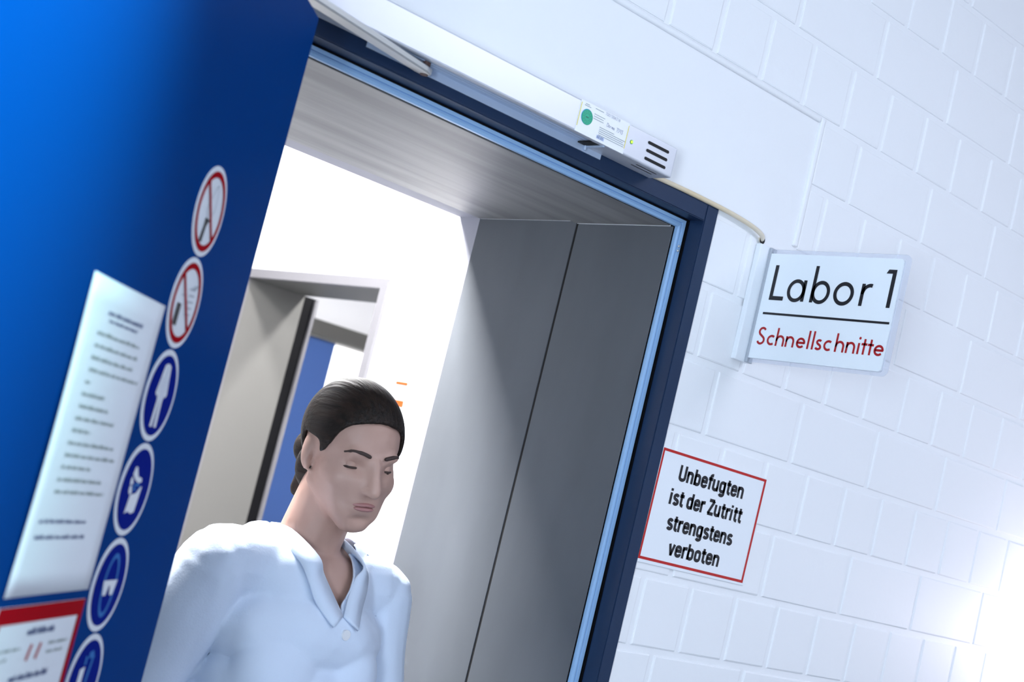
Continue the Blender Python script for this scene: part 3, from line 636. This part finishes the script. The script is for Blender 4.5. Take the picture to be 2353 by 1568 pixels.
def hand(bm, wr, dirn, side):
    d = Vector(dirn).normalized(); out = Vector((side, 0, 0)); fwd = Vector((0, -1, 0))
    pc = wr+d*.05; capsule(bm, wr, wr+d*.03, .024, .026)
    for k in range(4):
        b0 = wr+d*.035+fwd*(.030-.019*k); b1 = wr+d*.095+fwd*(.032-.0205*k); capsule(bm, b0, b1, .0125, .0105, 10)
        ln_ = (.040, .046, .042, .032)[k]; k1 = b1+(d*.95-out*.25).normalized()*ln_; k2 = k1+(d*.75-out*.65).normalized()*ln_*.75
        capsule(bm, b1, k1, .0095, .0085, 10); capsule(bm, k1, k2, .0085, .0072, 10)
    t0 = wr+d*.03+fwd*.028; t1 = t0+(fwd*.75+d*.65-out*.2).normalized()*.042; t2 = t1+(fwd*.3+d*.95-out*.2).normalized()*.032
    capsule(bm, t0, t1, .0125, .0105, 10); capsule(bm, t1, t2, .0105, .0082, 10)
def smooth_boundary(b, n):
    bv = {v: [e.other_vert(v) for e in v.link_edges if e.is_boundary] for v in b.verts if v.is_boundary}
    for _ in range(n):
        new = {v: v.co*.5+(q[0].co+q[1].co)*.25 for v, q in bv.items() if len(q) == 2}
        for v, c in new.items(): v.co = c
def build_person():
    root = thing('person', 'person in a white coat with dark tied-back hair walking out through the doorway', 'person', (1.435, .33, 0), math.radians(6))
    bm = bmesh.new()
    torso(bm, 0)
    capsule(bm, (0, .018, 1.40), HR @ Vector((0, .022, -.055)), .056, .052); 
    # head
    ellipsoid(bm, hp(0, .012, .030), (.074, .093, .086), HR.to_3x3().to_4x4()); ellipsoid(bm, hp(0, -.022, -.020), (.064, .072, .080), HR.to_3x3().to_4x4())
    ellipsoid(bm, hp(0, -.028, -.066), (.047, .055, .040), HR.to_3x3().to_4x4()); ellipsoid(bm, hp(0, -.066, -.094), (.022, .016, .017), HR.to_3x3().to_4x4())
    for s in (-1, 1):
        ellipsoid(bm, hp(.032*s, -.054, -.026), (.029, .022, .030), HR.to_3x3().to_4x4())
        ellipsoid(bm, hp(.022*s, -.070, .024), (.025, .013, .012), HR.to_3x3().to_4x4())
        ellipsoid(bm, hp(.074*s, .012, -.005), (.008, .017, .029), HR.to_3x3().to_4x4() @ Matrix.Rotation(.25*s, 4, 'Z') @ Matrix.Rotation(-.2, 4, 'X')); ellipsoid(bm, hp(.072*s, .006, -.026), (.006, .010, .012), HR.to_3x3().to_4x4())
    for s in (-1, 1):
        capsule(bm, hp(.053*s, .002, -.048), hp(.012*s, -.066, -.092), .014, .017); capsule(bm, hp(.044*s, -.034, -.016), hp(.018*s, -.062, -.074), .024, .024)
    capsule(bm, hp(0, -.083, .016), hp(0, -.105, -.027), .0085, .0115, 12)
    for s in (-1, 1): ellipsoid(bm, hp(.010*s, -.094, -.030), (.0075, .010, .0065), HR.to_3x3().to_4x4())
    ellipsoid(bm, hp(0, -.072, -.056), (.034, .020, .026), HR.to_3x3().to_4x4())
    for sh, el, wr, sd in ((SHL, ELL, WRL, 1), (SHR, ELR, WRR, -1)):
        arm_mesh(bm, sh, el, wr, 0); hand(bm, wr, wr-el, sd)
    for h, k, a in ((HIPL, KNL, ANL), (HIPR, KNR, ANR)):
        capsule(bm, h, k, .085, .055); capsule(bm, k, a, .054, .035); ellipsoid(bm, k+(a-k)*.28+Vector((0, .015, 0)), (.05, .055, .11))
        capsule(bm, a+Vector((0, .02, -.04)), a+Vector((0, -.14, -.055)), .035, .028)
    me = remeshed(bm, .0042, 8)
    inv = HR.inverted()
    for v in me.vertices:          # eye sockets and mouth line
        p = inv @ v.co
        if p.length < .2 and p.y < -.03:
            dy = 0
            for s in (-1, 1): dy += .013*math.exp(-(((p.x-.031*s)/.017)**2+((p.z-.002)/.010)**2))
            dy += .004*math.exp(-((p.x/.024)**2+((p.z+.0575)/.003)**2)); dy += .004*math.exp(-((p.x/.02)**2+((p.z+.080)/.006)**2))
            v.co = HR @ (p+Vector((0, dy, 0)))
    body = put(me, 'body', 'skin', root)
    # face details
    for s in (-1, 1):
        bm = bmesh.new(); ellipsoid(bm, hp(.030*s, -.0590, .002), (.0115, .0115, .0115), None, 3); e = obj('eyeball', bm, 'eye', root, True)
        bm = bmesh.new(); ellipsoid(bm, hp(.031*s+.002, -.0670, -.002), (.0058, .0045, .0058), HR.to_3x3().to_4x4(), 2); obj('iris', bm, 'iris', e, True)
        bm = bmesh.new(); tube(bm, [hp(.0440*s, -.0620, -.002), hp(.037*s, -.0702, -.0005), hp(.030*s, -.0728, .0002), hp(.023*s, -.0712, -.0006), hp(.0180*s, -.0670, -.003)], .0019, 6); obj('lash_line', bm, 'brow', e, True)
        bm = bmesh.new(); bmesh.ops.create_uvsphere(bm, u_segments=24, v_segments=16, radius=.0125); bmesh.ops.delete(bm, geom=[v for v in bm.verts if v.co.z < -.0005], context='VERTS'); bmesh.ops.transform(bm, verts=bm.verts[:], matrix=Matrix.Translation(hp(.030*s, -.0590, .002)) @ HR.to_3x3().to_4x4() @ Matrix.Rotation(.10, 4, 'X')); obj('eyelid', bm, 'skin', e, True)
        bm = bmesh.new(); tube(bm, smooth_pts([hp(.050*s, -.0620, .0215), hp(.041*s, -.0735, .0275), hp(.027*s, -.0820, .0280), hp(.013*s, -.0845, .0240)], 4), [.0016]*3+[.0026]*4+[.0032]*5+[.0022], 8); obj('eyebrow', bm, 'brow', root, True)
    bm = bmesh.new()
    for q in (-1, 1): ellipsoid(bm, hp(.0085*q, -.0872, -.0538), (.0150, .0066, .0038), HR.to_3x3().to_4x4() @ Matrix.Rotation(.16*q, 4, 'Y') @ Matrix.Rotation(.42*q, 4, 'Z'))
    ellipsoid(bm, hp(0, -.0875, -.0608), (.0185, .0070, .0043), HR.to_3x3().to_4x4()); obj('lips', bm, 'lip', root, True)
    # hair: cap over the skull, hairline across the forehead, low knot at the nape
    bm = bmesh.new(); ellipsoid(bm, hp(0, .014, .032), (.0805, .0995, .0925), HR.to_3x3().to_4x4(), 5)
    ellipsoid(bm, hp(0, .058, -.045), (.058, .045, .055), HR.to_3x3().to_4x4(), 3); ellipsoid(bm, hp(0, .122, -.035), (.036, .034, .036), HR.to_3x3().to_4x4(), 3)
    capsule(bm, hp(0, .100, -.040), hp(-.004, .125, -.110), .026, .016)
    me = remeshed(bm, .004, 3); b2 = bmesh.new(); b2.from_mesh(me); D.meshes.remove(me)
    dele = []
    for f in b2.faces:
        p = inv @ f.calc_center_median(); x = abs(p.x)
        line = .078 - 5.5*x*x if x < .062 else .057-(x-.062)*2.6       # hairline height at the front
        if p.y < .0 + .02*(x > .07) and p.z < line - max(0, (p.y+.055))*1.1: dele.append(f)
        elif x > .052 and -.022 < p.y < .036 and p.z < .024: dele.append(f)
    bmesh.ops.delete(b2, geom=dele, context='FACES')
    smooth_boundary(b2, 14)
    ho = obj('hair', b2, 'hair', root, True); md = ho.modifiers.new('t', 'SOLIDIFY'); md.thickness = .006; md.offset = -1
    # coat
    bm = bmesh.new(); torso(bm, .014)
    arm_mesh(bm, SHL, ELL, WRL, .016); arm_mesh(bm, SHR, ELR, WRR, .016)
    for z, rx, ry, y in ((.95, .185, .14, .01), (.86, .195, .16, .03), (.76, .205, .18, .05), (.66, .215, .19, .06), (.58, .22, .195, .06)): ellipsoid(bm, (0, y, z), (rx, ry, .08))
    me = remeshed(bm, .0055, 4); b2 = bmesh.new(); b2.from_mesh(me); D.meshes.remove(me)
    VZ, VX, VS = 1.340, .006, .62
    def cut(co, no): bmesh.ops.bisect_plane(b2, geom=b2.verts[:]+b2.edges[:]+b2.faces[:], dist=1e-6, plane_co=co, plane_no=no)
    dl, dr = (WRL-ELL).normalized(), (WRR-ELR).normalized()
    for s_ in (-1, 1): cut((VX, 0, VZ), (1, 0, -VS*s_))
    cut((0, 0, .55), (0, 0, 1)); cut(WRL, dl); cut(WRR, dr); cut((0, .0, 1.425), (0, .18, 1))
    dele = []
    for f in b2.faces:
        c = f.calc_center_median()
        if c.y < .0 and c.z > VZ and abs(c.x-VX) < (c.z-VZ)*VS: dele.append(f)
        elif c.z < .55: dele.append(f)
        elif (c-WRL).dot(dl) > 0 and (c-WRL).length < .09: dele.append(f)
        elif (c-WRR).dot(dr) > 0 and (c-WRR).length < .09: dele.append(f)
        elif math.hypot(c.x, c.y-.012) < .09 and (c.z-1.425)+.18*c.y > 0: dele.append(f)
    bmesh.ops.delete(b2, geom=dele, context='FACES')
    for v in b2.verts:       # cloth folds
        v.co += v.normal*(.0022*math.sin(v.co.z*34+v.co.x*22)+.0018*math.sin(v.co.x*60+v.co.z*18))
    co = obj('coat', b2, 'coat', root, True); md = co.modifiers.new('t', 'SOLIDIFY'); md.thickness = .003; md.offset = 1
    # collar and lapels folded along the V neckline
    from mathutils.bvhtree import BVHTree
    tmp = bmesh.new(); tmp.from_mesh(co.data); bvh = BVHTree.FromBMesh(tmp); tmp.free()
    bm = bmesh.new()
    for s in (-1, 1):
        inn, outl = [], []
        path = [(VX+.001*s, -.2, VZ-.003), (VX+.018*s, -.2, VZ+.028), (VX+.036*s, -.2, VZ+.056), (VX+.050*s, -.16, VZ+.080)]
        outp = [(VX+.026*s, -.2, VZ-.020), (VX+.052*s, -.2, VZ+.010), (VX+.070*s, -.2, VZ+.042), (VX+.082*s, -.16, VZ+.070)]
        for P, lst, off in ((path, inn, .006), (outp, outl, .010)):
            for q in P:
                h = bvh.ray_cast(Vector(q), Vector((0, 1, 0)))[0]; y = h.y if h and h.y < .03 else -.07
                lst.append(Vector((q[0], y-off, q[2])))
        # round the neck to the back
        for a in (65, 120, 175):
            x = math.sin(math.radians(a))*s; y = -math.cos(math.radians(a))
            inn.append(Vector((.062*x, .016+.062*y, 1.450))); outl.append(Vector((.088*x, .020+.084*y, 1.424)))
        A = [bm.verts.new(p) for p in smooth_pts(inn, 5)]; B = [bm.verts.new(p) for p in smooth_pts(outl, 5)]
        for i in range(len(A)-1): bm.faces.new((A[i], A[i+1], B[i+1], B[i]))
    cl = obj('collar', bm, 'coat', root, True); md = cl.modifiers.new('t', 'SOLIDIFY'); md.thickness = .004; md.offset = 0
    for zb in (1.31, 1.20, 1.09, .98, .87):
        h = bvh.ray_cast(Vector((VX+.006, -.5, zb)), Vector((0, 1, 0)))[0]
        if h:
            bm = bmesh.new(); tube(bm, [h+Vector((0, .001, 0)), h+Vector((0, -.0055, 0))], .0085, 16); obj('button', bm, 'button', co)
    bm = bmesh.new()
    for h_, k, a in ((HIPL, KNL, ANL), (HIPR, KNR, ANR)): capsule(bm, h_, k, .098, .072); capsule(bm, k, a+Vector((0, 0, .01)), .072, .062)
    put(remeshed(bm, .008, 3), 'trousers', 'trousers', root)
    for a in (ANL, ANR):
        bm = bmesh.new(); capsule(bm, a+Vector((0, .035, -.035)), a+Vector((0, -.15, -.055)), .044, .036); capsule(bm, a, a+Vector((0, .02, -.03)), .045, .045)
        me = remeshed(bm, .006, 3)
        put(me, 'shoe', 'shoe', root)
    return root
build_person()
